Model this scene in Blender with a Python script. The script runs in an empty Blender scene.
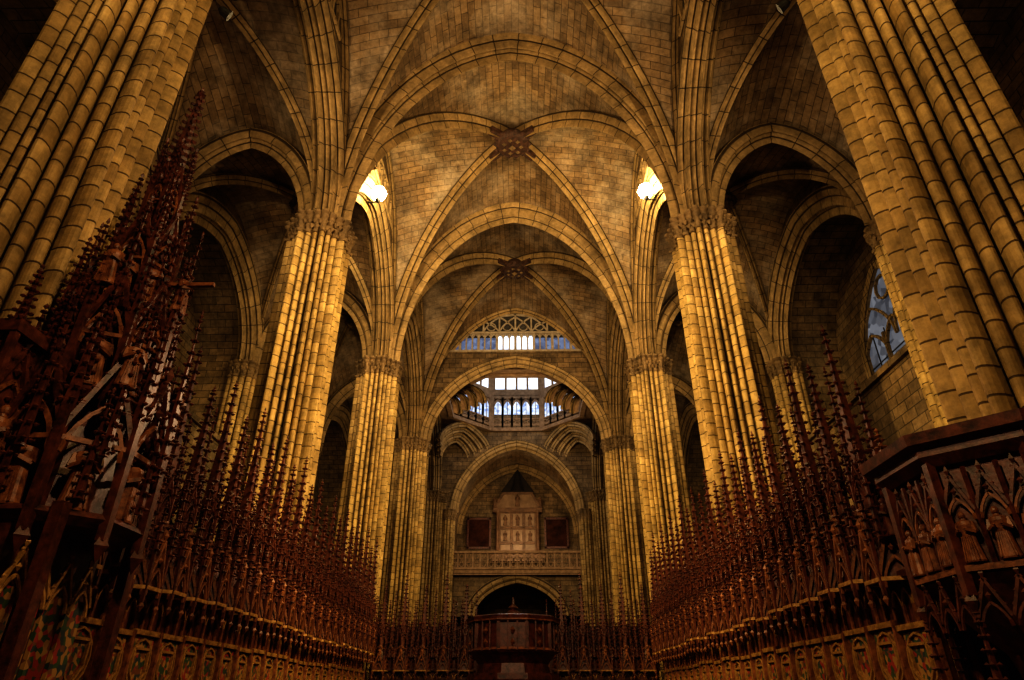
import bpy, math, random
from mathutils import Vector, Matrix
random.seed(7)
S=bpy.context.scene
pi=math.pi
# ------------------------------------------------------------------ materials
def nt(name):
    m=bpy.data.materials.new(name); m.use_nodes=True
    t=m.node_tree; t.nodes.clear()
    o=t.nodes.new('ShaderNodeOutputMaterial'); b=t.nodes.new('ShaderNodeBsdfPrincipled')
    t.links.new(b.outputs[0],o.inputs[0]); return m,t,b
def ramp(t,fac,stops):
    r=t.nodes.new('ShaderNodeValToRGB'); e=r.color_ramp.elements
    e[0].position=stops[0][0]; e[0].color=(*stops[0][1],1)
    e[1].position=stops[1][0]; e[1].color=(*stops[1][1],1)
    for p,c in stops[2:]:
        x=e.new(p); x.color=(*c,1)
    t.links.new(fac,r.inputs[0]); return r.outputs[0]
def mix(t,a,b,f,mode='MIX'):
    n=t.nodes.new('ShaderNodeMix'); n.data_type='RGBA'; n.blend_type=mode
    for s,v in ((6,a),(7,b),(0,f)):
        if hasattr(v,'links'): t.links.new(v,n.inputs[s])
        elif s==0: n.inputs[0].default_value=v
        else: n.inputs[s].default_value=(*v,1)
    return n.outputs[2]
def noise(t,vec,scale,detail=4,rough=.6):
    n=t.nodes.new('ShaderNodeTexNoise'); n.inputs['Scale'].default_value=scale
    n.inputs['Detail'].default_value=detail; n.inputs['Roughness'].default_value=rough
    t.links.new(vec,n.inputs['Vector']); return n.outputs[0]
def masonry(name,c1,c2,mort,bw,rh,ms=.018,off=.5,stain=(.5,.5,.5),stainamt=.0,bump=.6,dark=.45):
    m,t,b=nt(name)
    uv=t.nodes.new('ShaderNodeTexCoord')
    br=t.nodes.new('ShaderNodeTexBrick'); br.offset=off
    t.links.new(uv.outputs['UV'],br.inputs['Vector'])
    br.inputs['Color1'].default_value=(*c1,1); br.inputs['Color2'].default_value=(*c2,1)
    br.inputs['Mortar'].default_value=(*mort,1); br.inputs['Scale'].default_value=1
    br.inputs['Mortar Size'].default_value=ms; br.inputs['Mortar Smooth'].default_value=.4
    br.inputs['Brick Width'].default_value=bw; br.inputs['Row Height'].default_value=rh
    g=t.nodes.new('ShaderNodeNewGeometry')
    n1=noise(t,g.outputs['Position'],.35,5,.65); n2=noise(t,g.outputs['Position'],6,5,.7)
    col=br.outputs['Color']
    if stainamt>0:
        f=ramp(t,n1,[(.45,(0,0,0)),(.62,(stainamt,)*3)])
        col=mix(t,col,stain,f)
    n3=noise(t,g.outputs['Position'],.9,6,.7)
    gr=ramp(t,n3,[(.35,(dark,)*3),(.6,(1,1,1))])
    col=mix(t,col,gr,1.0,'MULTIPLY')
    g2=ramp(t,n2,[(.3,(.6,)*3),(.7,(1.15,)*3)])
    col=mix(t,col,g2,.9,'MULTIPLY')
    t.links.new(col,b.inputs['Base Color']); b.inputs['Roughness'].default_value=.75
    b.inputs['Specular IOR Level'].default_value=.3
    ad=t.nodes.new('ShaderNodeMath'); ad.operation='MULTIPLY_ADD'
    t.links.new(n2,ad.inputs[0]); ad.inputs[1].default_value=.5
    iv=t.nodes.new('ShaderNodeMath'); iv.operation='SUBTRACT'; iv.inputs[0].default_value=1
    t.links.new(br.outputs['Fac'],iv.inputs[1]); t.links.new(iv.outputs[0],ad.inputs[2])
    bp=t.nodes.new('ShaderNodeBump'); bp.inputs['Strength'].default_value=bump; bp.inputs['Distance'].default_value=.05
    t.links.new(ad.outputs[0],bp.inputs['Height']); t.links.new(bp.outputs[0],b.inputs['Normal'])
    return m
M_PIER=masonry('pier_limestone',(.50,.355,.15),(.33,.22,.085),(.08,.048,.018),.3,.36,.017,0,dark=.5)  # mortar colour: course joints, plus shade painted into the shaft grooves
M_RIB =masonry('rib_limestone',(.38,.265,.125),(.30,.205,.09),(.055,.035,.016),.22,.85,.02,0,dark=.5)  # mortar colour: voussoir joints, plus painted-in shade along the roll hollows
M_WEB =masonry('vault_masonry',(.29,.195,.10),(.18,.118,.06),(.07,.046,.023),.7,.30,.014,.5,(.42,.35,.26),.5,dark=.45)
M_WALL=masonry('wall_masonry',(.24,.16,.08),(.145,.096,.047),(.035,.023,.012),.8,.36,.018,.5,(.21,.175,.125),.3,dark=.38)
M_CAP=masonry('carved_capital_stone',(.26,.175,.085),(.19,.125,.06),(.2,.14,.08),50,50,.001,0,dark=.35,bump=1)
M_FLOOR=masonry('floor_flagstones',(.12,.085,.055),(.085,.06,.038),(.04,.03,.02),1.2,.8,.02)
def simple(name,c1,c2,scale=8,rough=.6,metal=0,bump=.3,spec=.4):
    m,t,b=nt(name); g=t.nodes.new('ShaderNodeTexCoord')
    n=noise(t,g.outputs['Object'],scale,5,.7)
    t.links.new(ramp(t,n,[(.35,c1),(.68,c2)]),b.inputs['Base Color'])
    b.inputs['Roughness'].default_value=rough; b.inputs['Metallic'].default_value=metal
    b.inputs['Specular IOR Level'].default_value=spec
    bp=t.nodes.new('ShaderNodeBump'); bp.inputs['Strength'].default_value=bump; bp.inputs['Distance'].default_value=.02
    t.links.new(n,bp.inputs['Height']); t.links.new(bp.outputs[0],b.inputs['Normal'])
    return m
M_WOOD=simple('carved_dark_oak',(.020,.007,.005),(.13,.038,.022),7,.42,0,.3,.35)
M_WOODL=simple('polychrome_oak',(.06,.020,.010),(.27,.105,.042),9,.45,0,.3,.3)
M_GOLD=simple('gilded_paint',(.20,.10,.03),(.52,.31,.10),12,.4,.3)
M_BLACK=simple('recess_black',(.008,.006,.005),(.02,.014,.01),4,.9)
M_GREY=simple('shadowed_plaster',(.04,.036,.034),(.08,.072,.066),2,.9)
M_IRON=simple('lamp_iron',(.03,.03,.03),(.06,.06,.055),10,.5,.6)
M_STONEL=simple('warm_carved_stone',(.16,.10,.055),(.32,.21,.12),3,.8)
M_STONEP=simple('pale_tracery_stone',(.24,.19,.13),(.40,.34,.26),3,.8)
M_MARB=simple('brown_marble',(.07,.035,.018),(.17,.095,.05),2,.6)
M_MARB2=simple('veined_marble_panel',(.13,.08,.045),(.25,.165,.10),1.5,.5)
M_CANVAS=simple('dark_canvas',(.012,.006,.004),(.06,.022,.013),1.2,.8,0,.1,.05)
M_BOSS=simple('painted_boss',(.016,.008,.006),(.085,.04,.025),5,.7)
def painted():
    m,t,b=nt('painted_shield_panel'); g=t.nodes.new('ShaderNodeNewGeometry')
    v=t.nodes.new('ShaderNodeTexVoronoi'); v.inputs['Scale'].default_value=16
    t.links.new(g.outputs['Position'],v.inputs['Vector'])
    sp=t.nodes.new('ShaderNodeSeparateColor'); t.links.new(v.outputs['Color'],sp.inputs[0])
    c=ramp(t,sp.outputs[0],[(0,(.30,.17,.05)),(1,(.45,.30,.09)),(.3,(.25,.03,.02)),(.5,(.02,.04,.045)),(.65,(.14,.055,.02)),(.8,(.03,.065,.03))])
    c.node.color_ramp.interpolation='CONSTANT'
    t.links.new(c,b.inputs['Base Color']); b.inputs['Roughness'].default_value=.5; return m
M_PAINT=painted()
def emis(name,c,s,pat=6,c2=None):
    m,t,b=nt(name); g=t.nodes.new('ShaderNodeNewGeometry')
    v=t.nodes.new('ShaderNodeTexVoronoi'); v.inputs['Scale'].default_value=pat
    t.links.new(g.outputs['Position'],v.inputs['Vector'])
    sp=t.nodes.new('ShaderNodeSeparateColor'); t.links.new(v.outputs['Color'],sp.inputs[0])
    cc=ramp(t,sp.outputs[0],[(0,c2 or tuple(x*.5 for x in c)),(1,c)])
    t.links.new(cc,b.inputs['Emission Color']); b.inputs['Emission Strength'].default_value=s
    b.inputs['Base Color'].default_value=(.05,.05,.06,1); return m
M_GLASS=emis('daylit_leaded_glass',(.80,.88,1),.85,5,(.16,.28,.62))
M_GLASSB=emis('bright_clear_glass',(1,.99,.95),1.1,3,(.60,.74,1))
M_GLASSD=emis('dim_blue_glass',(.25,.34,.55),.5,4,(.06,.10,.22))
M_GLASSR=emis('dim_aisle_glass',(.40,.43,.50),.30,3,(.07,.09,.13))
M_BULB=emis('lamp_glow',(1,.80,.36),60,1,(1,.80,.36))
# ------------------------------------------------------------------ mesh builder
class MB:
    def __init__(s): s.v=[];s.f=[];s.uv=[];s.m=[];s.M=Matrix()
    def a(s,p): s.v.append(tuple(s.M@Vector(p))); return len(s.v)-1
    def face(s,idx,m=0,uv=None): s.f.append(tuple(idx)); s.m.append(m); s.uv.append(uv)
    def poly(s,pts,m=0,uv=None): s.face([s.a(p) for p in pts],m,uv)
    def grid(s,P,UV=None,m=0,wrap=False):
        I=[[s.a(p) for p in r] for r in P]
        for i in range(len(P)-1):
            n=len(P[i]); 
            for j in range(n-1):
                u=None
                if UV: u=[UV[i][j],UV[i][j+1],UV[i+1][j+1],UV[i+1][j]]
                s.face((I[i][j],I[i][j+1],I[i+1][j+1],I[i+1][j]),m,u)
            if wrap: s.face((I[i][n-1],I[i][0],I[i+1][0],I[i+1][n-1]),m,None)
    def box(s,c,d,m=0):
        x,y,z=c; a,b,h=d[0]/2,d[1]/2,d[2]/2
        I=[s.a((x+i*a,y+j*b,z+k*h)) for k in(-1,1) for j in(-1,1) for i in(-1,1)]
        for q in((0,1,3,2),(4,6,7,5),(0,4,5,1),(2,3,7,6),(0,2,6,4),(1,5,7,3)): s.face([I[k] for k in q],m)
    def beam(s,p,q,w,m=0,h=None):
        p=Vector(p);q=Vector(q);d=q-p
        if d.length<1e-6:return
        d.normalize(); up=Vector((0,0,1)) if abs(d.z)<.95 else Vector((0,1,0))
        a=d.cross(up).normalized()*w/2; b=a.cross(d).normalized()*(h or w)/2
        I=[s.a(r+i*a+j*b) for r in(p,q) for i,j in((-1,-1),(1,-1),(1,1),(-1,1))]
        for k in range(4): s.face((I[k],I[(k+1)%4],I[4+(k+1)%4],I[4+k]),m)
        s.face((I[3],I[2],I[1],I[0]),m); s.face(I[4:8],m)
    def lathe(s,x,y,prof,n=12,m=0,ph=0,sx=1,sy=1):
        R=[[s.a((x+r*sx*math.cos(ph+2*pi*k/n),y+r*sy*math.sin(ph+2*pi*k/n),z)) for k in range(n)] for z,r in prof]
        for i in range(len(R)-1):
            for k in range(n): s.face((R[i][k],R[i][(k+1)%n],R[i+1][(k+1)%n],R[i+1][k]),m)
        s.face(R[-1],m); s.face(R[0][::-1],m)
    def octa(s,c,r,m=0,rz=None):
        x,y,z=c; rz=rz or r
        I=[s.a(p) for p in((x+r,y,z),(x,y+r,z),(x-r,y,z),(x,y-r,z),(x,y,z+rz),(x,y,z-rz))]
        for k in range(4):
            s.face((I[k],I[(k+1)%4],I[4]),m); s.face((I[(k+1)%4],I[k],I[5]),m)
    def obj(s,name,mats,parent=None,smooth=False):
        me=bpy.data.meshes.new(name); me.from_pydata(s.v,[],s.f)
        ul=me.uv_layers.new(name='UVMap')
        for m in mats: me.materials.append(m)
        for i,p in enumerate(me.polygons):
            p.material_index=s.m[i]; p.use_smooth=smooth
            u=s.uv[i]
            if u is None:
                n=p.normal; ax=max(range(3),key=lambda k:abs(n[k])); u=[]
                for vi in p.vertices:
                    c=me.vertices[vi].co
                    u.append((c.y,c.z) if ax==0 else ((c.x,c.z) if ax==1 else (c.x,c.y)))
            for li,q in zip(p.loop_indices,u): ul.data[li].uv=q
        o=bpy.data.objects.new(name,me); S.collection.objects.link(o)
        if parent: o.parent=parent
        return o
def empty(name,loc=(0,0,0)):
    o=bpy.data.objects.new(name,None); o.empty_display_size=.3; S.collection.objects.link(o); o.location=loc; return o
# ------------------------------------------------------------------ arch helpers
def af(t,k=.07):
    t=min(1,abs(t)); return (1-k)*math.sqrt(max(0,1-t*t))+k*(1-t)
def archpath(c,dirv,half,z0,rise,k=.07,n=28,a0=-1,a1=1):
    out=[]
    for i in range(n+1):
        t=math.sin((a0+(a1-a0)*i/n)*pi/2)
        out.append(Vector((c[0]+dirv[0]*half*t,c[1]+dirv[1]*half*t,z0+rise*af(t,k))))
    return out
def section(w,d,rolls,amp,back=.25):
    """moulded rib: alternating big/small rolls parted by deep hollows"""
    n=rolls*8; out=[(-w/2,d+back,-.22)]
    for i in range(n+1):
        b=-1+2*i/n
        e=d*abs(b)**1.15
        k=min(int(i/8),rolls-1); a=amp*(1.3 if k%2==(rolls//2)%2 else .7)
        out.append((b*w/2,e+amp*.6-a*abs(math.sin(pi*rolls*(b+1)/2))**.5,i/8*.22))
    out.append((w/2,d+back,rolls*.22+.22)); return out
SEC_T=section(1.1,.72,7,.30); SEC_A=section(1.15,.7,7,.30); SEC_D=section(.5,.36,3,.26,.15)
SEC_S=section(.7,.42,5,.2,.15); SEC_XS=section(.32,.2,3,.15,.1); SEC_C=section(.9,.42,7,.2,.1)
def sweep(mb,path,sec,m=0,v0=0):
    T=[]
    n=len(path)
    for i in range(n):
        T.append((path[min(i+1,n-1)]-path[max(i-1,0)]).normalized())
    h=(path[-1]-path[0]); h.z=0
    if h.length<1e-4: h=Vector((1,0,0))
    h.normalize(); B=h.cross(Vector((0,0,1))).normalized()
    mid=n//2
    sg=1
    Nn=B.cross(T[mid]); 
    if Nn.z<0: sg=-1
    P=[];UV=[];L=v0
    for i in range(n):
        if i: L+=(path[i]-path[i-1]).length
        N=B.cross(T[i])*sg
        P.append([path[i]+B*b+N*q for b,q,u in sec]); UV.append([(u,L) for b,q,u in sec])
    mb.grid(P,UV,m)
# ------------------------------------------------------------------ dimensions
Z0=15.75; YP=[-3.3,7.0,17.3,27.6,38.2,49.8,57.5]
# ------------------------------------------------------------------ clustered pier
def pier(name,x,y,R,ztop,lobes=24,sub=8,base=True):
    mb=MB(); n=lobes*sub
    big=lobes>=20
    def prof(s,flat=0):
        out=[]
        for i in range(n):
            th=2*pi*i/n
            lob=abs(math.sin(lobes/2*th))**.5
            k=i//sub; a=(.33 if k%3==1 else .25) if big else .26
            r=R*s*(1+.04*math.cos(lobes/3*(th-3*pi/lobes)))*(.73+(a*(1-flat))*lob+.27*flat)
            out.append((r*math.cos(th),r*math.sin(th)))
        return out
    zc=ztop-.75
    p0=prof(1)
    sh=[random.random()*3 for _ in range(lobes)]
    lo=[mb.a((x+a,y+b,1.3)) for a,b in p0]; hi=[mb.a((x+a,y+b,zc)) for a,b in p0]
    for i in range(n):
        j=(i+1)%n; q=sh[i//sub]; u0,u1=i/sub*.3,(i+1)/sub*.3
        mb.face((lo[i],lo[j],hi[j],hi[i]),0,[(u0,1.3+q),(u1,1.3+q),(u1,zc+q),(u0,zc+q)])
    def stack(rs,m):
        P=[[ (x+a,y+b,z) for a,b in prof(s,fl)] for z,s,fl in rs]
        I=[[mb.a(p) for p in r] for r in P]
        for i in range(len(I)-1):
            for k in range(n): mb.face((I[i][k],I[i][(k+1)%n],I[i+1][(k+1)%n],I[i+1][k]),m)
        mb.face(I[-1],m); mb.face(I[0][::-1],m)
    stack([(zc-.05,1.06,0),(zc+.03,1.1,.1),(zc+.08,1.0,.2),(zc+.4,1.08,.4),(zc+.48,1.15,.5),(zc+.56,1.17,.3),(zc+.6,1.08,.4),(zc+.68,1.19,.5),(zc+.75,1.2,.5)],1)
    for row,zz in ((0,zc+.2),(1,zc+.38)):
        k=36 if big else 20
        for i in range(k):
            th=2*pi*(i+.5*row)/k; rr=R*(.98+.06*row)
            mb.octa((x+rr*math.cos(th),y+rr*math.sin(th),zz),.085*R/.9+.02,1,.12)
    if base: stack([(0,1.35,1),(.5,1.35,1),(.6,1.28,.9),(.7,1.3,.7),(.85,1.15,.5),(1.0,1.2,.3),(1.3,1.02,0),(1.35,1.0,0)],0)
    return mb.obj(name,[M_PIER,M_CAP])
for y in YP[:-1]:
    for sx in(-1,1):
        pier('clustered_pier',sx*6.5,y,.95 if y<30 else 1.0,Z0)
        pier('aisle_pier',sx*13.0,y,.72,Z0,12)
# ------------------------------------------------------------------ vaults
ceil=MB()
def web(mb,xc,yc,ax,ay,rT,rW,rD,k=.07,n=20,ns=7):
    for axis in(0,1):
        for sg in(-1,1):
            P=[];UV=[];L=0;prev=None
            for i in range(2*n+1):
                t=math.sin((-1+i/n)*pi/2); row=[];uvr=[]
                zt=Z0+(rT if axis==0 else rW)*af(t,k); zd=Z0+rD*af(t,k)
                for j in range(ns+1):
                    s=j/ns; e=1-s*(1-abs(t))
                    z=zt+(zd-zt)*s+.22*math.sin(pi*s)*(1-abs(t))
                    if axis==0: p=Vector((xc+ax*t,yc+sg*ay*e,z)); 
                    else: p=Vector((xc+sg*ax*e,yc+ay*t,z))
                    row.append(p)
                if prev: L+=(row[0]-prev).length
                prev=row[0]
                for j in range(ns+1): 
                    uvr.append((abs((ay if axis==0 else ax)*(1-(j/ns)*(1-abs(t)))),L))
                P.append(row);UV.append(uvr)
            mb.grid(P,UV)
ribs=MB()
def boss(name,x,y,z,r,arms=True,ay=1):
    mb=MB()
    mb.lathe(x,y,[(z-.28,r*.5),(z-.24,r*.8),(z-.12,r*.95),(z,r),(z+.12,r*.9),(z+.4,r*.7)],20)
    for i in range(14):
        th=2*pi*i/14; mb.octa((x+r*.95*math.cos(th),y+r*.95*math.sin(th),z-.08),.16,0,.16)
    for i in range(7):
        th=2*pi*i/7; mb.octa((x+r*.5*math.cos(th),y+r*.5*math.sin(th),z-.28),.12,1,.1)
    mb.octa((x,y,z-.34),.18,1)
    if arms:
        for sx in(-1,1):
            for sy in(-1,1):
                mb.beam((x,y,z+.1),(x+sx*1.05,y+sy*1.05*ay,z-.05),.34,0,.3)
    return mb.obj(name,[M_BOSS,M_CAP])
def diag(mb,xc,yc,ax,ay,rise,sec,k=.07):
    for sg in(-1,1):
        h=math.hypot(ax,ay)
        sweep(mb,archpath((xc,yc),(ax/h,sg*ay/h),h,Z0-.1,rise,k,32),sec)
for i in range(4):
    y0,y1=YP[i],YP[i+1]; yc=(y0+y1)/2; ay=(y1-y0)/2
    web(ceil,0,yc,6.25,ay,9.75,9.2,10.15)
    diag(ribs,0,yc,5.95,ay-.25,9.75,SEC_D)
    boss('vault_boss',0,yc,Z0+9.5,.85,True,ay/6)
    for sx in(-1,1):
        sweep(ribs,archpath((sx*6.12,yc),(0,1),ay-.45,Z0,8.9,.07,28),SEC_XS)
for i in range(6):
    y0,y1=YP[i],YP[i+1]; yc=(y0+y1)/2; ay=(y1-y0)/2
    for sx in(-1,1):
        web(ceil,sx*9.75,yc,3.25,ay,4.9,5.6,6.3,.12,14,5)
        diag(ribs,sx*9.75,yc,3.0,ay-.25,5.95,SEC_XS,.12)
        boss('aisle_vault_boss',sx*9.75,yc,Z0+5.75,.38,False)
for y in YP[:4]:
    sweep(ribs,archpath((0,y),(1,0),5.78,Z0,9.05),SEC_T)
sweep(ribs,archpath((0,38.05),(1,0),6.05,Z0,9.55),SEC_XS)
for y in YP[:6]:
    for sx in(-1,1): sweep(ribs,archpath((sx*9.75,y),(1,0),2.5,Z0,4.1,.14),SEC_S)
for i in range(6):
    y0,y1=YP[i],YP[i+1]; yc=(y0+y1)/2; hy=(y1-y0)/2-.75
    for sx in(-1,1):
        sweep(ribs,archpath((sx*6.5,yc),(0,1),hy,Z0,5.1,.12),SEC_A)
        sweep(ribs,archpath((sx*13.0,yc),(0,1),hy+.05,Z0-.1,3.9,.12),SEC_A)
ceiling=ceil.obj('ceiling',[M_WEB])
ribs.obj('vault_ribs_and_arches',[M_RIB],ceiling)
# ------------------------------------------------------------------ nave and aisle walls
def archwall(mb,X,axis,c,half,hs,zspring,rise,zt,k=.12,zb=None,m=0,n=28,flip=0):
    P=[];UV=[]
    ts=[-half]+[hs*math.sin((-1+2*i/n)*pi/2) for i in range(n+1)]+[half]
    for q in ts:
        bot=zspring+rise*af(q/hs,k) if abs(q)<hs else zspring
        if zb is not None and abs(q)>=hs-1e-6: bot=zb
        top=zt(q) if callable(zt) else zt
        r=[];u=[]
        for j in range(2):
            z=bot+(max(top,bot+.01)-bot)*j
            r.append((X,c+q,z) if axis=='y' else (c+q,X,z)); u.append((c+q,z))
        P.append(r);UV.append(u)
    mb.grid(P,UV,m)
for sx,nm in((-1,'left'),(1,'right')):
    w=MB()
    for i in range(6):
        y0,y1=YP[i],YP[i+1]; yc=(y0+y1)/2; ay=(y1-y0)/2; hs=ay-.75+.6
        top=27 if i<4 else 21.8
        for X in(6.14,6.86):
            archwall(w,sx*X,'y',yc,ay,hs,Z0,5.7,top)
        for X in(12.75,13.25):
            archwall(w,sx*X,'y',yc,ay,hs,Z0-.1,4.5,23)
            hh=3.0
            for a,b in((-ay,-hh),(hh,ay)):
                w.poly([(sx*X,yc+a,0),(sx*X,yc+b,0),(sx*X,yc+b,11.3),(sx*X,yc+a,11.3)])
            archwall(w,sx*X,'y',yc,hh,hh-.001,4.8,3.6,11.3,.3)
        w.box((sx*13.0,yc,11.4),(.8,2*ay,.22))
        w.poly([(sx*13.2,y0,10.6),(sx*15.7,y0,10.6),(sx*15.7,y1,10.6),(sx*13.2,y1,10.6)])
        pth=archpath((0,yc),(0,1),ay-.2,Z0-.1,4.6,.12)
        w.grid([[(sx*13.2,p.y,p.z),(sx*15.7,p.y,p.z)] for p in pth],[[(13,k*.5),(15.7,k*.5)] for k in range(len(pth))])
        w.poly([(sx*15.65,y0,0),(sx*15.65,y1,0),(sx*15.65,y1,22),(sx*15.65,y0,22)])
        for yy in(y0+.2,y1-.2):
            w.poly([(sx*13.3,yy,0),(sx*15.65,yy,0),(sx*15.65,yy,16.2),(sx*13.3,yy,16.2)])
    w.obj('wall_'+nm,[M_WALL])
    for i in range(6):
        yc=(YP[i]+YP[i+1])/2
        wn=MB(); X=sx*15.55; zb,zs=11.9,14.4; hw=2.6
        pts=[Vector((X,yc-hw,zb))]+archpath((X,yc),(0,1),hw,zs,3.4,.4,18)+[Vector((X,yc+hw,zb))]
        c=[(p.x,p.y,p.z) for p in pts]
        wn.poly(c,1)
        for a,b in zip(pts[:-1],pts[1:]): wn.beam(a,b,.35,0,.35)
        wn.beam(pts[0],pts[-1],.35,0)
        for q in(-.87,.87):
            wn.beam((X-sx*.08,yc+q,zb),(X-sx*.08,yc+q,zs+.6),.14,0)
        for q in(-1.73,0,1.73):
            pp=archpath((X-sx*.08,yc+q),(0,1),.86,zs-.1,1.0,.4,8)
            for a,b in zip(pp[:-1],pp[1:]): wn.beam(a,b,.12,0)
        for zz in(12.6,13.3,14.0): wn.beam((X-sx*.04,yc-hw,zz),(X-sx*.04,yc+hw,zz),.04,2)
        for q in(-.85,.85):
            for e in(-.45,.45): wn.beam((X-sx*.04,yc+q*1.5+e,zb),(X-sx*.04,yc+q*1.5+e,zs+.8),.04,2)
            pp=archpath((X-sx*.08,yc+q*1.5),(0,1),1.25,zs+.1,1.9,.35,10)
            for a,b in zip(pp[:-1],pp[1:]): wn.beam(a,b,.1,0)
        ring=[Vector((X-sx*.08,yc+.5*math.cos(t*pi/5),zs+2.3+.5*math.sin(t*pi/5))) for t in range(11)]
        for a,b in zip(ring[:-1],ring[1:]): wn.beam(a,b,.1,0)
        wn.obj('window_%d'%(i+1+(6 if sx>0 else 0)),[M_RIB,M_GLASSR,M_IRON])
    for i in range(4):
        yc=(YP[i]+YP[i+1])/2; t=MB(); X=sx*6.08
        for k in range(5):
            q=(k-2)*.75; zb=21.75; zs=22.6
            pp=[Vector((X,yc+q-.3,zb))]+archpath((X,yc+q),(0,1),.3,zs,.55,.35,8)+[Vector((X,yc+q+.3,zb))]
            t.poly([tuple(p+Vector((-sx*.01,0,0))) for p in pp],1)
            pp=[p+Vector((-sx*.06,0,0)) for p in pp]
            for a,b in zip(pp[:-1],pp[1:]): t.beam(a,b,.1,0,.16)
        t.box((X-sx*.08,yc,21.68),(.3,4.1,.16)); t.box((X-sx*.03,yc,23.3),(.18,2.9,.1))
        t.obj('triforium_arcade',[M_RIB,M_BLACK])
fl=MB(); fl.poly([(-16,-4,0),(16,-4,0),(16,58,0),(-16,58,0)]); fl.obj('floor',[M_FLOOR])
bw=MB(); bw.poly([(-16,-3.9,0),(16,-3.9,0),(16,-3.9,27),(-16,-3.9,27)]); bw.obj('wall_back',[M_WALL])
# ------------------------------------------------------------------ crossing wall with low arch and lunette
cw=MB()
ZL=22.1
for Y in(37.95,38.5): archwall(cw,Y,'x',0,6.3,5.75,Z0,5.75,lambda q:ZL,.10)
cw.poly([(-6.3,37.95,ZL),(6.3,37.95,ZL),(6.3,38.5,ZL),(-6.3,38.5,ZL)])
sweep(cw,archpath((0,38.15),(1,0),5.5,Z0,5.4,.10),SEC_C,1)
P=[]
for p in archpath((0,0),(1,0),6.3,Z0,9.75): P.append([(p.x,38.45,p.z),(p.x,38.45,27.5)])
cw.grid(P)
cw.obj('wall_crossing',[M_WALL,M_RIB])
lg=MB(); Y=38.2
lg.box((0,Y,ZL+.08),(9.8,.5,.16)); lg.box((0,Y-.05,ZL+1.55),(8.4,.22,.14))
for k in range(-11,12):
    x=k*.42
    if abs(x)<4.6: 
        lg.beam((x,Y,ZL+.1),(x,Y,ZL+1.5),.10 if abs(k)%3 else .17)
        pp=archpath((x+.21,Y),(1,0),.21,ZL+1.1,.38,.4,6)
        for a,b in zip(pp[:-1],pp[1:]): lg.beam(a,b,.08)
for x in(-3.3,-2.2,-1.1,0,1.1,2.2,3.3):
    h=3.1*math.sqrt(1-(x/4.4)**2)
    lg.beam((x,Y,ZL+1.5),(x,Y,ZL+h),.12)
for c0 in(-2.2,-1.1,0,1.1,2.2):
    pp=archpath((c0,Y),(1,0),1.1,ZL+1.55,1.3 if abs(c0)<2 else .95,.5,10)
    for a,b in zip(pp[:-1],pp[1:]): lg.beam(a,b,.1)
pp=archpath((0,Y),(1,0),4.2,ZL+1.6,1.45,.3,14)
for a,b in zip(pp[:-1],pp[1:]): lg.beam(a,b,.12)
for x in(-1.65,-.55,.55,1.65):
    ring=[Vector((x+.3*math.cos(t*pi/5),Y,ZL+2.05+.3*math.sin(t*pi/5))) for t in range(11)]
    for a,b in zip(ring[:-1],ring[1:]): lg.beam(a,b,.07)
lg.poly([(-1.25,Y+.2,ZL+.2),(1.25,Y+.2,ZL+.2),(1.25,Y+.2,ZL+1.45),(-1.25,Y+.2,ZL+1.45)],1)
for x0,x1 in((-4.9,-1.3),(1.3,4.9)):
    lg.poly([(x0,Y+.2,ZL+.3),(x1,Y+.2,ZL+.3),(x1,Y+.2,ZL+1.3),(x0,Y+.2,ZL+1.3)],2)
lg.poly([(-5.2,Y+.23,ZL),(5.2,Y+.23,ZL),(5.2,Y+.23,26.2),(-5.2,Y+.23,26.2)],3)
lg.obj('lunette_tracery_gallery',[M_STONEP,M_GLASSB,M_GLASSD,M_GREY])
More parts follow.
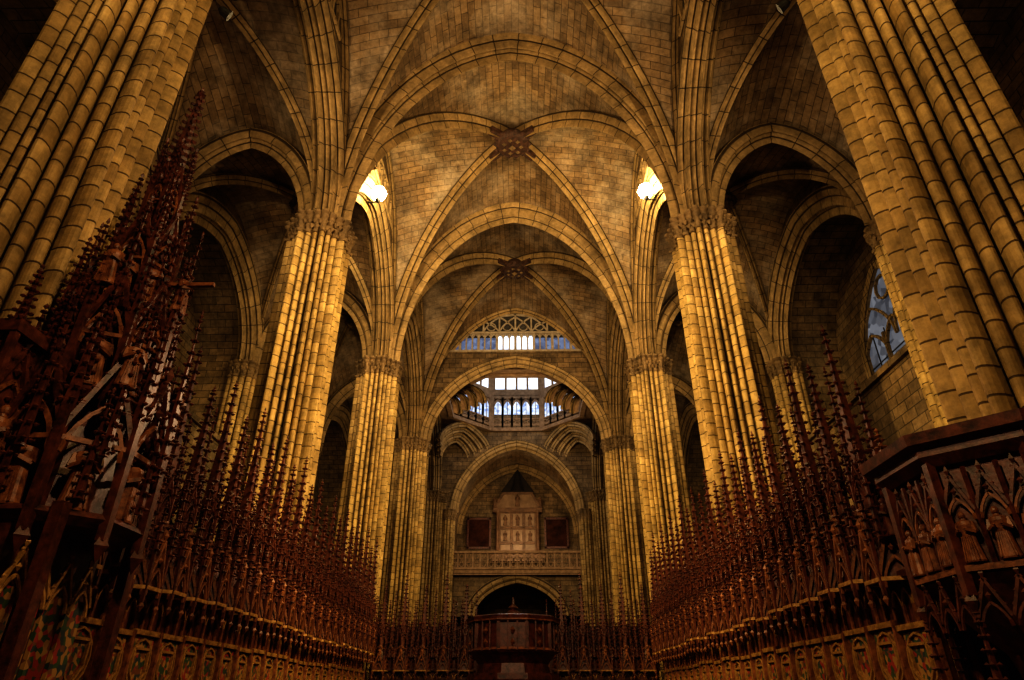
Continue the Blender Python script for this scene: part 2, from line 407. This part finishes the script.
# ------------------------------------------------------------------ lantern
la=MB(); CY=44.5; ap=5.1; ZR=21.05; sq=6.3
ov=[(ap/math.cos(pi/8)*math.cos(pi/8+k*pi/4),ap/math.cos(pi/8)*math.sin(pi/8+k*pi/4)) for k in range(8)]
h=abs(ov[0][1])
def L(x,y,z): return (x,CY+y,z)
for k in range(4):
    R=Matrix.Rotation(k*pi/2,4,'Z')
    def q(x,y): 
        v=R@Vector((x,y,0)); v.y=max(-5.95,min(5.2,v.y)); return L(v.x,v.y,ZR)
    la.poly([q(ap,-h),q(ap,h),q(sq,h),q(sq,-h)])
    la.poly([q(ap,h),q(sq,h),q(sq,sq),q(h,sq),q(h,ap)])
for k in range(8):
    a=Vector((*ov[k],0)); b=Vector((*ov[(k+1)%8],0)); d=(b-a); ln=d.length; d.normalize(); nrm=Vector((d.y,-d.x,0))
    def pt(u,z,o=0): 
        v=a+d*u+nrm*o; return Vector((v.x,v.y+CY,z))
    la.beam(pt(0,ZR),pt(ln,ZR),.35,0,.3); la.beam(pt(0,ZR+.45,.1),pt(ln,ZR+.45,.1),.25,0,.2)
    la.beam(pt(0,ZR+2.95,.1),pt(ln,ZR+2.95,.1),.3,0,.3); la.beam(pt(0,ZR+3.35,.1),pt(ln,ZR+3.35,.1),.3,0,.6)
    la.beam(pt(0,ZR+6,.1),pt(ln,ZR+6,.1),.4,0,.4)
    la.beam(pt(0,ZR),pt(0,ZR+6.2),.32,0)
    nn=5
    for j in range(nn):
        u0=.15+(ln-.3)*j/nn; u1=.15+(ln-.3)*(j+1)/nn; um=(u0+u1)/2
        la.beam(pt(u0,ZR),pt(u0,ZR+2.9),.15,0)
        la.beam(pt(u1,ZR),pt(u1,ZR+2.9),.15,0)
        ddir=(d.x,d.y)
        c=pt(um,0)
        pp=archpath((c.x,c.y),ddir,(u1-u0)/2,ZR+1.95,.75,.4,8)
        for e,f in zip(pp[:-1],pp[1:]): la.beam(e,f,.14,0)
        la.beam(pt(u0,ZR+.95),pt(u1,ZR+.95),.12,0,.12)
        la.beam(pt(u0,ZR+.5),pt(u1,ZR+.9),.06,0); la.beam(pt(u1,ZR+.5),pt(u0,ZR+.9),.06,0)
        g=.1
        la.poly([pt(u0+g,ZR+1.0,.07),pt(u1-g,ZR+1.0,.07),pt(u1-g,ZR+2.2,.07),pt(um,ZR+2.7,.07),pt(u0+g,ZR+2.2,.07)],1)
        la.beam(pt(um,ZR+1,.02),pt(um,ZR+2.6,.02),.06,0)
    for u in(.2,ln*.28,ln*.5,ln*.72,ln-.2): la.beam(pt(u,ZR+3.5,.1),pt(u,ZR+6,.1),.18,0)
    la.poly([pt(.2,ZR+3.7,.15),pt(ln-.2,ZR+3.7,.15),pt(ln-.2,ZR+5.8,.15),pt(.2,ZR+5.8,.15)],2)
    la.poly([pt(-.2,ZR,.45),pt(ln+.2,ZR,.45),pt(ln+.2,ZR+6.5,.45),pt(-.2,ZR+6.5,.45)],0)
    la.poly([pt(0,ZR+6.1),pt(ln,ZR+6.1),L(0,0,ZR+9.5)],0)
for sx in(-1,1):
    for sy in(-1,1):
        for st in range(4):
            o=.5*st
            c=((sx*(4.0+o*.55)),CY+.1*sy+sy*(3.4+o*.5)); dd=(sx*.7071,-sy*.7071); hw=2.5-o*.7
            sweep(la,archpath(c,dd,hw,ZR-2.2-.25*st,1.95-.1*st,.25,14),SEC_XS,3)
            P=[]
            for p in archpath(c,dd,hw,ZR-2.2-.25*st,2.15-.1*st,.25,14):
                P.append([tuple(p),(p.x+sx*.3,p.y+sy*.3,p.z)])
            la.grid(P)
la.obj('lantern_tower',[M_STONEL,M_GLASS,M_GLASSB,M_RIB])
# ------------------------------------------------------------------ west arch D, balcony, west wall
wd=MB(); YD=49.8
for Y in(49.6,50.1): archwall(wd,Y,'x',0,6.4,4.95,14.3,5.55,22.4,.12)
sweep(wd,archpath((0,49.85),(1,0),4.7,14.3,5.3,.12),SEC_C,1)
pth=archpath((0,0),(1,0),5.3,14.6,6.0,.12)
wd.grid([[(p.x,50.1,p.z),(p.x,57.4,p.z)] for p in pth],[[(0,k*.5),(7.3,k*.5)] for k in range(len(pth))],2)
sweep(wd,[p+Vector((0,57.2,-.3)) for p in archpath((0,0),(1,0),5.1,14.6,5.8,.12)],SEC_S,1)
for sx in(-1,1):
    wd.poly([(sx*5.3,50.1,0),(sx*5.3,57.4,0),(sx*5.3,57.4,15),(sx*5.3,50.1,15)])
wd.poly([(-16,57.45,0),(16,57.45,0),(16,57.45,27),(-16,57.45,27)])
for Y in(50.2,50.7): archwall(wd,Y,'x',0,5.4,3.4,6.9,2.6,9.9,.15,0)
sweep(wd,archpath((0,50.3),(1,0),3.25,6.9,2.45,.15),SEC_S,1)
for sx in(-1,1): wd.box((sx*4.35,50.45,3.45),(1.9,.5,6.9))
wd.obj('wall_west',[M_WALL,M_RIB,M_WEB])
for sx in(-1,1): pier('engaged_column',sx*5.2,49.45,.5,14.4,10,6)
bal=MB()
bal.box((0,53.4,9.95),(10.2,7.5,.35)); bal.box((0,49.7,10.15),(10.3,.3,.16)); bal.box((0,49.75,9.75),(10.2,.2,.12))  # slab extended back, unseen, to keep light off the doorway below
bal.box((0,49.75,11.32),(10.3,.3,.16))
for k in range(19):
    x=-5.0+k*10/18
    bal.box((x,49.75,10.75),(.12,.2,1.1))
    if k<18:
        cx=x+10/36
        for dx,dz in((0,.26),(0,-.26),(.12,0),(-.12,0)):
            ring=[Vector((cx+dx+.15*math.cos(t*pi/4),49.75,10.74+dz+.2*math.sin(t*pi/4))) for t in range(9)]
            for a,b in zip(ring[:-1],ring[1:]): bal.beam(a,b,.06)
bal.obj('stone_balcony',[M_STONEL])
# ------------------------------------------------------------------ gothic woodwork helpers
def spire(mb,x,y,z0,z1,r,nc,m=0,n=4,mc=None):
    mc=m if mc is None else mc
    mb.lathe(x,y,[(z0,r),(z0+(z1-z0)*.93,r*.12)],n,m,pi/4)
    for i in range(nc):
        f=(i+.4)/nc; z=z0+(z1-z0)*.92*f; rr=r*(1-.88*f); s=.022+r*.3*(1-.5*f)
        for k in range(n):
            th=pi/4+2*pi*k/n; mb.octa((x+(rr+s*.6)*math.cos(th),y+(rr+s*.6)*math.sin(th),z),s,mc,s*.75)
    zz=z0+(z1-z0)*.93
    mb.octa((x,y,zz),r*.45+.02,mc,.03); mb.octa((x,y,zz+.07),r*.3+.015,mc,.04); mb.octa((x,y,z1-.02),.022,mc,.05)
def gable(mb,p,q,hgt,w,m=0,cr=4,arch=True,ma=None):
    p=Vector(p);q=Vector(q);c=(p+q)/2; ap_=c+Vector((0,0,hgt))
    for a in(p,q):
        mb.beam(a,ap_,w,m)
        for i in range(cr):
            v=a.lerp(ap_,(i+.6)/cr); mb.octa((v.x,v.y,v.z+w),w*.8,m)
    mb.octa((ap_.x,ap_.y,ap_.z+w*1.6),w*1.1,m,w*2.2)
    if arch:
        d=(q-p); hl=d.length/2; d.normalize()
        pp=archpath((c.x,c.y),(d.x,d.y),hl*.85,p.z-hgt*.25,hgt*.62,.4,8)
        for a,b in zip(pp[:-1],pp[1:]): mb.beam(a,b,w*.8,m if ma is None else ma)
        mb.octa((c.x,c.y,p.z+hgt*.55),w*1.2,m)
def statue(mb,x,y,z,h,m=0,face=0):
    old=mb.M.copy(); mb.M=mb.M@Matrix.Translation((x,y,z))@Matrix.Rotation(face,4,'Z')@Matrix.Scale(h,4)
    mb.lathe(0,0,[(0,.17),(.03,.18),(.25,.145),(.5,.12),(.62,.135),(.72,.155),(.79,.14),(.83,.055),(.87,.05)],12,m,0,1.1,.8)
    mb.lathe(0,.0,[(.85,.035),(.88,.062),(.92,.07),(.96,.062),(1.0,.03)],10,m)
    mb.lathe(0,.055,[(.90,.012),(.915,.018),(.93,.01)],6,m)
    for s in(-1,1):
        mb.beam((s*.15,0,.76),(s*.19,.04,.56),.075,m); mb.beam((s*.19,.04,.56),(s*.07,.17,.62),.06,m); mb.octa((s*.06,.19,.63),.03,m)
        for k in range(3): mb.beam((s*(.03+.05*k),.12,.03),(s*(.02+.03*k),.1,.5),.025,m)
    mb.M=old
# monument on west wall
rt=MB(); Y=57.0
rt.box((0,Y,12.4),(4.6,.7,.9)); rt.box((0,Y+.1,14.4),(3.8,.4,3.6)); rt.box((0,Y,16.3),(4.3,.7,.35))
for x in(-1.75,1.75): rt.lathe(x,Y-.25,[(12.8,.22),(13,.16),(16,.14),(16.2,.24)],10)
for z in(13.45,14.75): rt.box((0,Y-.16,z),(3.2,.16,.14))
for x in(-.55,.55): rt.box((x,Y-.16,14.4),(.12,.16,3.4))
for x in(-1.08,0,1.08):
    for z,hh in((13.1,.5),(14.1,1.0),(15.45,1.1)):
        rt.box((x,Y-.12,z),(.8,.08,hh),2)
        if hh>.6: statue(rt,x,Y-.2,z-hh*.45,hh*.85,0,pi)
rt.poly([(-2.0,Y-.3,16.5),(2.0,Y-.3,16.5),(1.25,Y-.2,17.7),(-1.25,Y-.2,17.7)],2); rt.box((0,Y,17.8),(2.7,.6,.2))
for s in(-1,1): rt.beam((s*2.0,Y-.3,16.5),(s*1.25,Y-.25,17.8),.2); statue(rt,s*2.0,Y-.3,16.5,1.0,0,pi)
statue(rt,0,Y-.35,16.6,1.1,0,pi)
rt.poly([(-1.5,Y-.28,17.9),(1.5,Y-.28,17.9),(0,Y-.28,20.0)],1)
rt.lathe(0,Y-.3,[(17.9,.6),(18.4,.45),(18.9,.3),(19.4,.25),(19.8,.1)],10,1)
rt.obj('carved_monument',[M_MARB,M_BLACK,M_MARB2])
for sx in(-1,1):
    p=MB(); p.box((sx*3.4,57.3,14.4),(1.9,.12,2.5),0)
    for dx,dz,w,hh in((0,1.25,2.1,.18),(0,-1.25,2.1,.18),(.98,0,.18,2.6),(-.98,0,.18,2.6)): p.box((sx*3.4+dx,57.22,14.4+dz),(w,.14,hh),1)
    p.obj('framed_painting',[M_CANVAS,M_WOOD])
dr=MB(); dr.box((0,57.2,3.5),(4.4,.3,7.0),0)
for x in(-1.1,1.1):
    for z in(1.6,3.8,5.9): dr.box((x,57.0,z),(1.7,.12,1.7),1)
dr.box((0,57,7.2),(5,.5,.4),1); dr.obj('door_1',[M_WOOD,M_WOODL])
# ------------------------------------------------------------------ stall unit
PT=.76
def stall_unit(variant):
    mb=MB(); hp=PT/2
    mb.box((0,-.05,1.55),(PT,.1,3.1),0)
    mb.box((0,.25,.45),(PT-.08,.5,.08),0); mb.box((0,.48,.22),(PT-.1,.06,.42),0)
    mb.box((-hp,.25,.6),(.07,.55,1.2),0); mb.lathe(-hp,.5,[(0,.05),(.1,.035),(1.1,.03),(1.2,.06)],8,0)
    mb.box((0,.02,2.0),(PT-.14,.04,.8),2)
    mb.box((0,.04,1.55),(PT,.1,.07),3); mb.box((0,.04,2.46),(PT,.1,.07),3)
    mb.box((-hp,.05,2.0),(.06,.12,1.0),1)
    pp=[Vector((-.2,.06,2.25)),Vector((-.2,.06,1.95)),Vector((0,.06,1.7)),Vector((.2,.06,1.95)),Vector((.2,.06,2.25)),Vector((-.2,.06,2.25))]
    for a,b in zip(pp[:-1],pp[1:]): mb.beam(a,b,.035,3)
    ring=[Vector((.29*math.cos(t*pi/6),.06,2.05+.33*math.sin(t*pi/6))) for t in range(13)]
    for a,b in zip(ring[:-1],ring[1:]): mb.beam(a,b,.025,3)
    for x in(-.25,0,.25):
        q=archpath((x,.03),(1,0),.11,2.72,.2,.35,6)
        for a,b in zip(q[:-1],q[1:]): mb.beam(a,b,.03,3)
        mb.beam((x-.115,.03,2.5),(x-.115,.03,2.72),.03,1); mb.beam((x+.115,.03,2.5),(x+.115,.03,2.72),.03,1)
    V=[(-.36,.0),(-.2,.40),(.2,.40),(.36,.0)]
    for a,b in zip(V[:-1],V[1:]):
        mb.beam((*a,3.0),(*b,3.0),.05,3)
        gable(mb,(*a,3.05),(*b,3.05),.62,.04,1,4)
        mb.poly([(a[0]*.9,a[1]*.9,3.0),(b[0]*.9,b[1]*.9,3.0),(b[0]*.5,b[1]*.5,3.9),(a[0]*.5,a[1]*.5,3.9)],0)
    for v in V:
        mb.beam((*v,2.8),(*v,3.45),.045,0); spire(mb,v[0],v[1],3.45,4.15,.04,5,0)
        mb.octa((v[0],v[1],2.75),.05,1,.08)
    statue(mb,0,.33,3.62,.42,1,0); statue(mb,-hp,.22,3.5,.5,0,0)
    r2=.2; W=[(r2*math.cos(pi/6+k*pi/3),.16+r2*math.sin(pi/6+k*pi/3)) for k in range(6)]
    for k in range(6):
        a=W[k];b=W[(k+1)%6]
        mb.beam((*a,3.5),(*a,4.35),.03,0); spire(mb,a[0],a[1],4.3,4.85,.03,4,0)
        gable(mb,(*a,4.2),(*b,4.2),.4,.025,0,3); mb.beam((*a,3.85),(*b,3.85),.03,1)
    mb.lathe(0,.16,[(3.4,.2),(3.9,.1),(4.4,.11),(4.6,.13)],6,0,pi/6)
    top=6.95 if variant==0 else 6.45
    spire(mb,0,.16,4.5,top,.12,12,0)
    spire(mb,-hp,.10,4.1,5.75 if variant==0 else 6.2,.07,11,0)
    mb.beam((-hp,.10,3.0),(-hp,.10,4.15),.07,0)
    spire(mb,-hp+.02,.34,3.5,4.9,.045,8,0)
    for k in(-1,1): spire(mb,k*.19,.0,4.0,5.35+.25*variant,.045,8,0)
    mb.box((0,.1,3.05),(PT,.2,.08),0)
    o=mb.obj('stall_bay_proto',[M_WOOD,M_WOODL,M_PAINT,M_GOLD]); me=o.data; bpy.data.objects.remove(o); return me
U=[stall_unit(0),stall_unit(1)]
def place(me,name,parent,loc,rz,sc=(1,1,1)):
    o=bpy.data.objects.new(name,me); S.collection.objects.link(o); o.parent=parent; o.location=loc; o.rotation_euler=(0,0,rz); o.scale=sc; return o
for sx in(-1,1):
    e=empty('choir_stalls')
    k=0; y=8.0 if sx<0 else 8.9
    ys=y
    while y<24.9:
        zs=1+random.uniform(-.015,.02)
        place(U[k%2],'stall_bay',e,(sx*5.3,y,0),-pi/2 if sx<0 else pi/2,(1,1,zs))
        y+=PT;k+=1
    b=MB(); b.box((sx*5.44,(ys+25)/2,1.7),(.16,25-ys,3.4),0)
    b.box((sx*6.15,ys-.45,1.6),(1.5,.12,3.2),0)
    for j in range(5): b.box((sx*(5.55+.3*j),ys-.53,1.6),(.05,.06,3.0),1)
    b.obj('stall_back_screen',[M_WOOD,M_WOODL],e)
e=empty('choir_end_stalls')
for sx in(-1,1):
    for j in range(5):
        place(U[(j+1)%2],'stall_bay',e,(sx*(1.75+j*PT),25.7,0),pi,(1,1,.84))
b=MB()
for sx in(-1,1):
    b.box((sx*3.25,25.95,2.0),(3.9,.25,4.0),0)
    for k in range(12):
        x=sx*(1.4+k*.34)
        gable(b,(x-.16,25.8,3.55),(x+.16,25.8,3.55),.45,.035,0,3); b.beam((x-.17,25.8,2.2),(x-.17,25.8,3.9),.05,0); spire(b,x-.17,25.8,3.9,4.9,.05,7,0)
b.box((0,25.95,1.6),(2.7,.15,3.2),0)
for k in range(6):
    x=-1.25+k*.5; b.beam((x,25.85,0),(x,25.85,3.3),.08,1); 
    if k<5: gable(b,(x,25.83,2.6),(x+.5,25.83,2.6),.5,.04,1,3)
b.obj('end_screen',[M_WOOD,M_WOODL],e)
# ------------------------------------------------------------------ bishop throne canopy (left)
th=MB(); cx,cy=-4.75,6.9
def tier(mb,cx,cy,z0,z1,r,n,w,st=True,ph=0,m=0):
    pts=[(cx+r*math.cos(ph+2*pi*k/n),cy+r*math.sin(ph+2*pi*k/n)) for k in range(n)]
    H=z1-z0
    mb.lathe(cx,cy,[(z0,r*.55),(z0+H*.7,r*.45),(z1,r*.5)],n,m,ph)
    mb.lathe(cx,cy,[(z0-.08,r*.95),(z0,r*1.05),(z0+.06,r*1.0)],n,0,ph)
    for k in range(n):
        a=pts[k];b=pts[(k+1)%n]
        mb.beam((*a,z0-.2),(*a,z0+H*.75),w,m); spire(mb,a[0],a[1],z0+H*.72,z0+H*1.55,w*.75,8,m)
        mb.octa((*a,z0-.25),w*1.1,0,w*1.8)
        gable(mb,(*a,z0+H*.55),(*b,z0+H*.55),H*.6,w*.6,0,5,True,1)
        mb.beam((*a,z0+H*.5),(*b,z0+H*.5),w*.6,1)
        if st:
            c=((a[0]+b[0])/2*.9+cx*.1,(a[1]+b[1])/2*.9+cy*.1)
            statue(mb,c[0],c[1],z0+.06,H*.5,1,math.atan2(c[1]-cy,c[0]-cx)-pi/2)
        c=((a[0]+b[0])/2,(a[1]+b[1])/2); c=(cx+(c[0]-cx)*1.12,cy+(c[1]-cy)*1.12)
        spire(mb,c[0],c[1],z0+H*.1,z0+H*.9,w*.5,7,m)
th.box((cx-.3,cy,1.6),(.9,1.5,3.2),0)
for s in(-1,1):
    th.beam((cx+.55,cy+s*.7,0),(cx+.55,cy+s*.7,3.3),.12,0)
for k in range(4):
    th.box((cx+.17,cy-.54+k*.36,2.1),(.05,.28,.9),2)
    gable(th,(cx+.22,cy-.72+k*.36,2.5),(cx+.22,cy-.36+k*.36,2.5),.4,.035,3,3)
    th.box((cx+.2,cy-.54+k*.36,1.62),(.06,.36,.06),3)
for k in range(3):
    th.box((cx-.6+k*.3,cy-.78,2.1),(.24,.05,.9),2); gable(th,(cx-.75+k*.3,cy-.82,2.5),(cx-.45+k*.3,cy-.82,2.5),.4,.035,3,3)
tier(th,cx,cy,3.2,4.7,.88,8,.09,True,pi/8)
tier(th,cx,cy,4.6,6.0,.64,8,.08,True,0)
tier(th,cx,cy,5.9,7.2,.42,6,.065,True,.2)
tier(th,cx,cy,7.1,8.2,.23,6,.05,False,0)
spire(th,cx,cy,8.0,10.15,.15,14,0,4)
for k in range(8):
    a=k*pi/4+.1
    if k%2==0: statue(th,cx+.62*math.cos(a),cy+.62*math.sin(a),5.95,.6,1,a-pi/2)
    else: statue(th,cx+.9*math.cos(a),cy+.9*math.sin(a),4.6,.6,1,a-pi/2)
    spire(th,cx+.95*math.cos(a),cy+.95*math.sin(a),3.8,6.0-.3*(k%3),.05,12,0)
    spire(th,cx+.6*math.cos(a+.3),cy+.6*math.sin(a+.3),5.4,7.4-.2*(k%3),.045,11,0)
th.beam((cx+.4,cy,6.35),(cx+1.05,cy,6.35),.05,1)
ax_,ay_=-5.4,6.25
th.box((ax_,ay_,4.25),(.7,.9,1.5),0); th.box((ax_,ay_,5.05),(.9,1.1,.14),0); th.box((ax_,ay_,1.7),(.5,.9,3.4),0); th.box((ax_,ay_,3.45),(.9,1.1,.12),0)
for k in range(3):
    yy=ay_-.5+k*.5
    if k<2:
        gable(th,(ax_+.38,yy,4.3),(ax_+.38,yy+.5,4.3),.6,.045,0,4,True,1); statue(th,ax_+.42,yy+.25,3.5,.75,1,-pi/2)
        gable(th,(ax_-.35+.38*k,ay_-.48,4.3),(ax_+.02+.38*k,ay_-.48,4.3),.6,.04,0,4,True,1)
    th.beam((ax_+.4,yy,3.4),(ax_+.4,yy,5.0),.07,0); spire(th,ax_+.38,yy,5.1,5.8,.06,7,0)
th.obj('bishop_throne_canopy',[M_WOOD,M_WOODL,M_PAINT,M_GOLD])
# ------------------------------------------------------------------ pulpit on right
pu=MB(); cx,cy=5.8,7.25; r=1.15; n=8; ph=pi/8
pu.lathe(cx,cy,[(0,.35),(1.2,.3),(2.0,.5),(2.6,r*.9),(2.7,r)],n,0,ph)
pu.lathe(cx,cy,[(2.7,r*.93),(3.8,r*.93),(3.85,r)],n,0,ph)
pu.lathe(cx,cy,[(3.8,r),(3.9,r*1.1),(3.98,r*1.1),(4.02,r*1.2),(4.14,r*1.22),(4.16,r*1.1)],n,0,ph)
pts=[(cx+r*math.cos(ph+2*pi*k/n),cy+r*math.sin(ph+2*pi*k/n)) for k in range(n)]
for k in range(n):
    a=Vector((*pts[k],0));b=Vector((*pts[(k+1)%n],0))
    pu.beam((a.x,a.y,2.5),(a.x,a.y,3.9),.09,0); pu.octa((a.x,a.y,2.45),.08,0,.14)
    for j in range(3):
        p=a.lerp(b,(j+.02)/3); q=a.lerp(b,(j+.98)/3)
        gable(pu,(p.x,p.y,3.3),(q.x,q.y,3.3),.38,.03,0,3,True,1)
        c=(p+q)/2; statue(pu,c.x,c.y,2.8,.5,1,math.atan2(c.y-cy,c.x-cx)-pi/2)
        pu.beam((p.x,p.y,2.75),(p.x,p.y,3.75),.035,0)
        gable(pu,(p.x,p.y,2.3),(q.x,q.y,2.3),.35,.03,0,3)
    pu.beam((a.x,a.y,2.75),(b.x,b.y,2.75),.06,1)
    spire(pu,a.x*1.0,a.y,1.6,2.4,.05,6,0)
spire(pu,cx-.9,cy+.6,4.1,4.6,.08,5,1)
pu.obj('carved_pulpit',[M_WOOD,M_WOODL])
# ------------------------------------------------------------------ lectern tribune at choir end
le=MB(); cx,cy=0.05,20.5; r=1.3; n=10
le.lathe(cx,cy,[(0,1.2),(.3,1.2),(.4,.9),(1.6,.85),(1.9,1.25),(2.1,1.32),(2.25,1.3)],n,0)
le.lathe(cx,cy,[(2.25,1.05),(2.5,1.0),(2.75,1.2)],n,0)
le.lathe(cx,cy,[(2.75,1.25),(2.85,1.3),(3.5,1.26),(3.55,1.36),(3.68,1.4),(3.72,1.3)],n,0)
le.lathe(cx,cy,[(3.52,1.3),(3.56,1.38),(3.6,1.38)],n,1); le.lathe(cx,cy,[(2.78,1.28),(2.82,1.34),(2.88,1.3)],n,1)
for k in range(n*3):
    a=2*pi*k/(n*3); x,y=cx+1.27*math.cos(a),cy+1.27*math.sin(a)
    le.beam((x,y,2.8),(x,y,3.55),.04 if k%3 else .1,0)
    if k%3==1:
        for dz in(3.0,3.3): le.octa((cx+1.27*math.cos(a+.1),cy+1.27*math.sin(a+.1),dz),.07,1,.1)
le.lathe(cx,cy,[(3.7,.5),(3.78,.3),(3.95,.1),(4.0,.16),(4.1,.05),(4.3,.02)],10,0)
le.lathe(cx,cy,[(3.6,1.3),(3.75,1.0),(3.8,.5)],n,0)
le.obj('choir_lectern',[M_WOOD,M_WOODL])
# ------------------------------------------------------------------ wall lamps
def lamp(sx):
    mb=MB(); x,y,z=sx*5.72,20.8,20.6
    mb.beam((sx*6.14,y,z-.48),(x,y,z-.48),.05,0)
    mb.lathe(x,y,[(z-.5,.05),(z-.42,.1),(z-.35,.14)],12,0)
    mb.lathe(x,y,[(z-.36,.1),(z-.22,.26),(z,.34),(z+.2,.26),(z+.33,.04)],16,1)
    mb.obj('wall_lamp',[M_IRON,M_BULB],None,True)
for s in(-1,1): lamp(s)
def pl(name,loc,e,col,r=.2):
    l=bpy.data.lights.new(name,'POINT'); l.energy=e; l.color=col; l.shadow_soft_size=r
    o=bpy.data.objects.new(name,l); S.collection.objects.link(o); o.location=loc; return o
def spot(name,loc,target,e,col,ang=100,blend=.6,r=.08):
    l=bpy.data.lights.new(name,'SPOT'); l.energy=e; l.color=col; l.spot_size=math.radians(ang); l.spot_blend=blend; l.shadow_soft_size=r
    o=bpy.data.objects.new(name,l); S.collection.objects.link(o); o.location=loc
    o.rotation_euler=(Vector(target)-Vector(loc)).to_track_quat('-Z','Y').to_euler(); return o
def flood(loc,target,e,col,ang=110):  # added fixture and spot; placement invented to light piers, vault and aisles
    mb=MB(); d=(Vector(target)-Vector(loc)).normalized()
    q=d.to_track_quat('Z','Y').to_matrix().to_4x4()
    mb.M=Matrix.Translation(Vector(loc)-d*.12)@q
    mb.lathe(0,0,[(-.18,.05),(-.12,.09),(0,.11),(.05,.12)],12,0)
    mb.obj('added_flood_fixture',[M_IRON]); spot('added_flood_beam',loc,target,e,col,ang)
WARM=(1,.70,.26); W2=(1,.72,.38)
for s in(-1,1):
    pl('wall_lamp_light',(s*4.9,20.5,20.4),800,(1,.74,.38),.15)
    for y,e,X,ec in((-2.2,1750,5.6,2100 if s>0 else 3200),(8.2,2000,5.6,8800),(18.55,1800,5.95,5700),(28.85,1300,5.95,2600)):
        flood((s*X,y,14.6),(-s*.5,y+14,18.5),e,W2,108)
        flood((s*X,y,13.9),(-s*6.3,y+9,8.5),ec,WARM,56)
    for i in range(5):
        yc=(YP[i]+YP[i+1])/2
        flood((s*12.4,yc,11.9),(s*9,yc+2.5,20),75,W2,140)
        pl('tribune_fill',(s*14.3,yc+2.5,13.6),10,W2,.05)  # added fill with no lantern, lifts the unlit tribune walls
pl('lantern_daylight',(0,44.5,24),300,(.75,.85,1),.8)
pl('west_bay_fill',(0,53,13.0),400,(1,.72,.4),.3)  # added fill without a fixture, brightens the west wall
pl('crossing_light',(0,43,16.0),420,(1,.74,.42),.3)
pl('choir_low_fill',(0.0,2.0,7.5),620,(1,.66,.38),.12)  # added fill with no source in the room, brightens the near stalls
pl('choir_mid_fill',(0.0,13.0,7.5),620,(1,.64,.36),.12)  # added fill hung in mid-air, brightens the stall rows
# ------------------------------------------------------------------ world & camera
w=bpy.data.worlds.new('dim_interior'); S.world=w; w.use_nodes=True
w.node_tree.nodes['Background'].inputs[0].default_value=(.5,.4,.3,1); w.node_tree.nodes['Background'].inputs[1].default_value=.02
cam=bpy.data.cameras.new('camera'); co=bpy.data.objects.new('camera',cam); S.collection.objects.link(co)
co.location=(.3,0,1.6); co.rotation_euler=(math.radians(90+29.4),0,math.radians(.8)); cam.lens=22.5; cam.sensor_width=36
S.camera=co
S.view_settings.view_transform='Standard'
for lk in ('High Contrast','Standard - High Contrast','Medium High Contrast'):
    try: S.view_settings.look=lk; print('LOOK',lk); break
    except Exception as ex: print(ex)
S.view_settings.exposure=.2
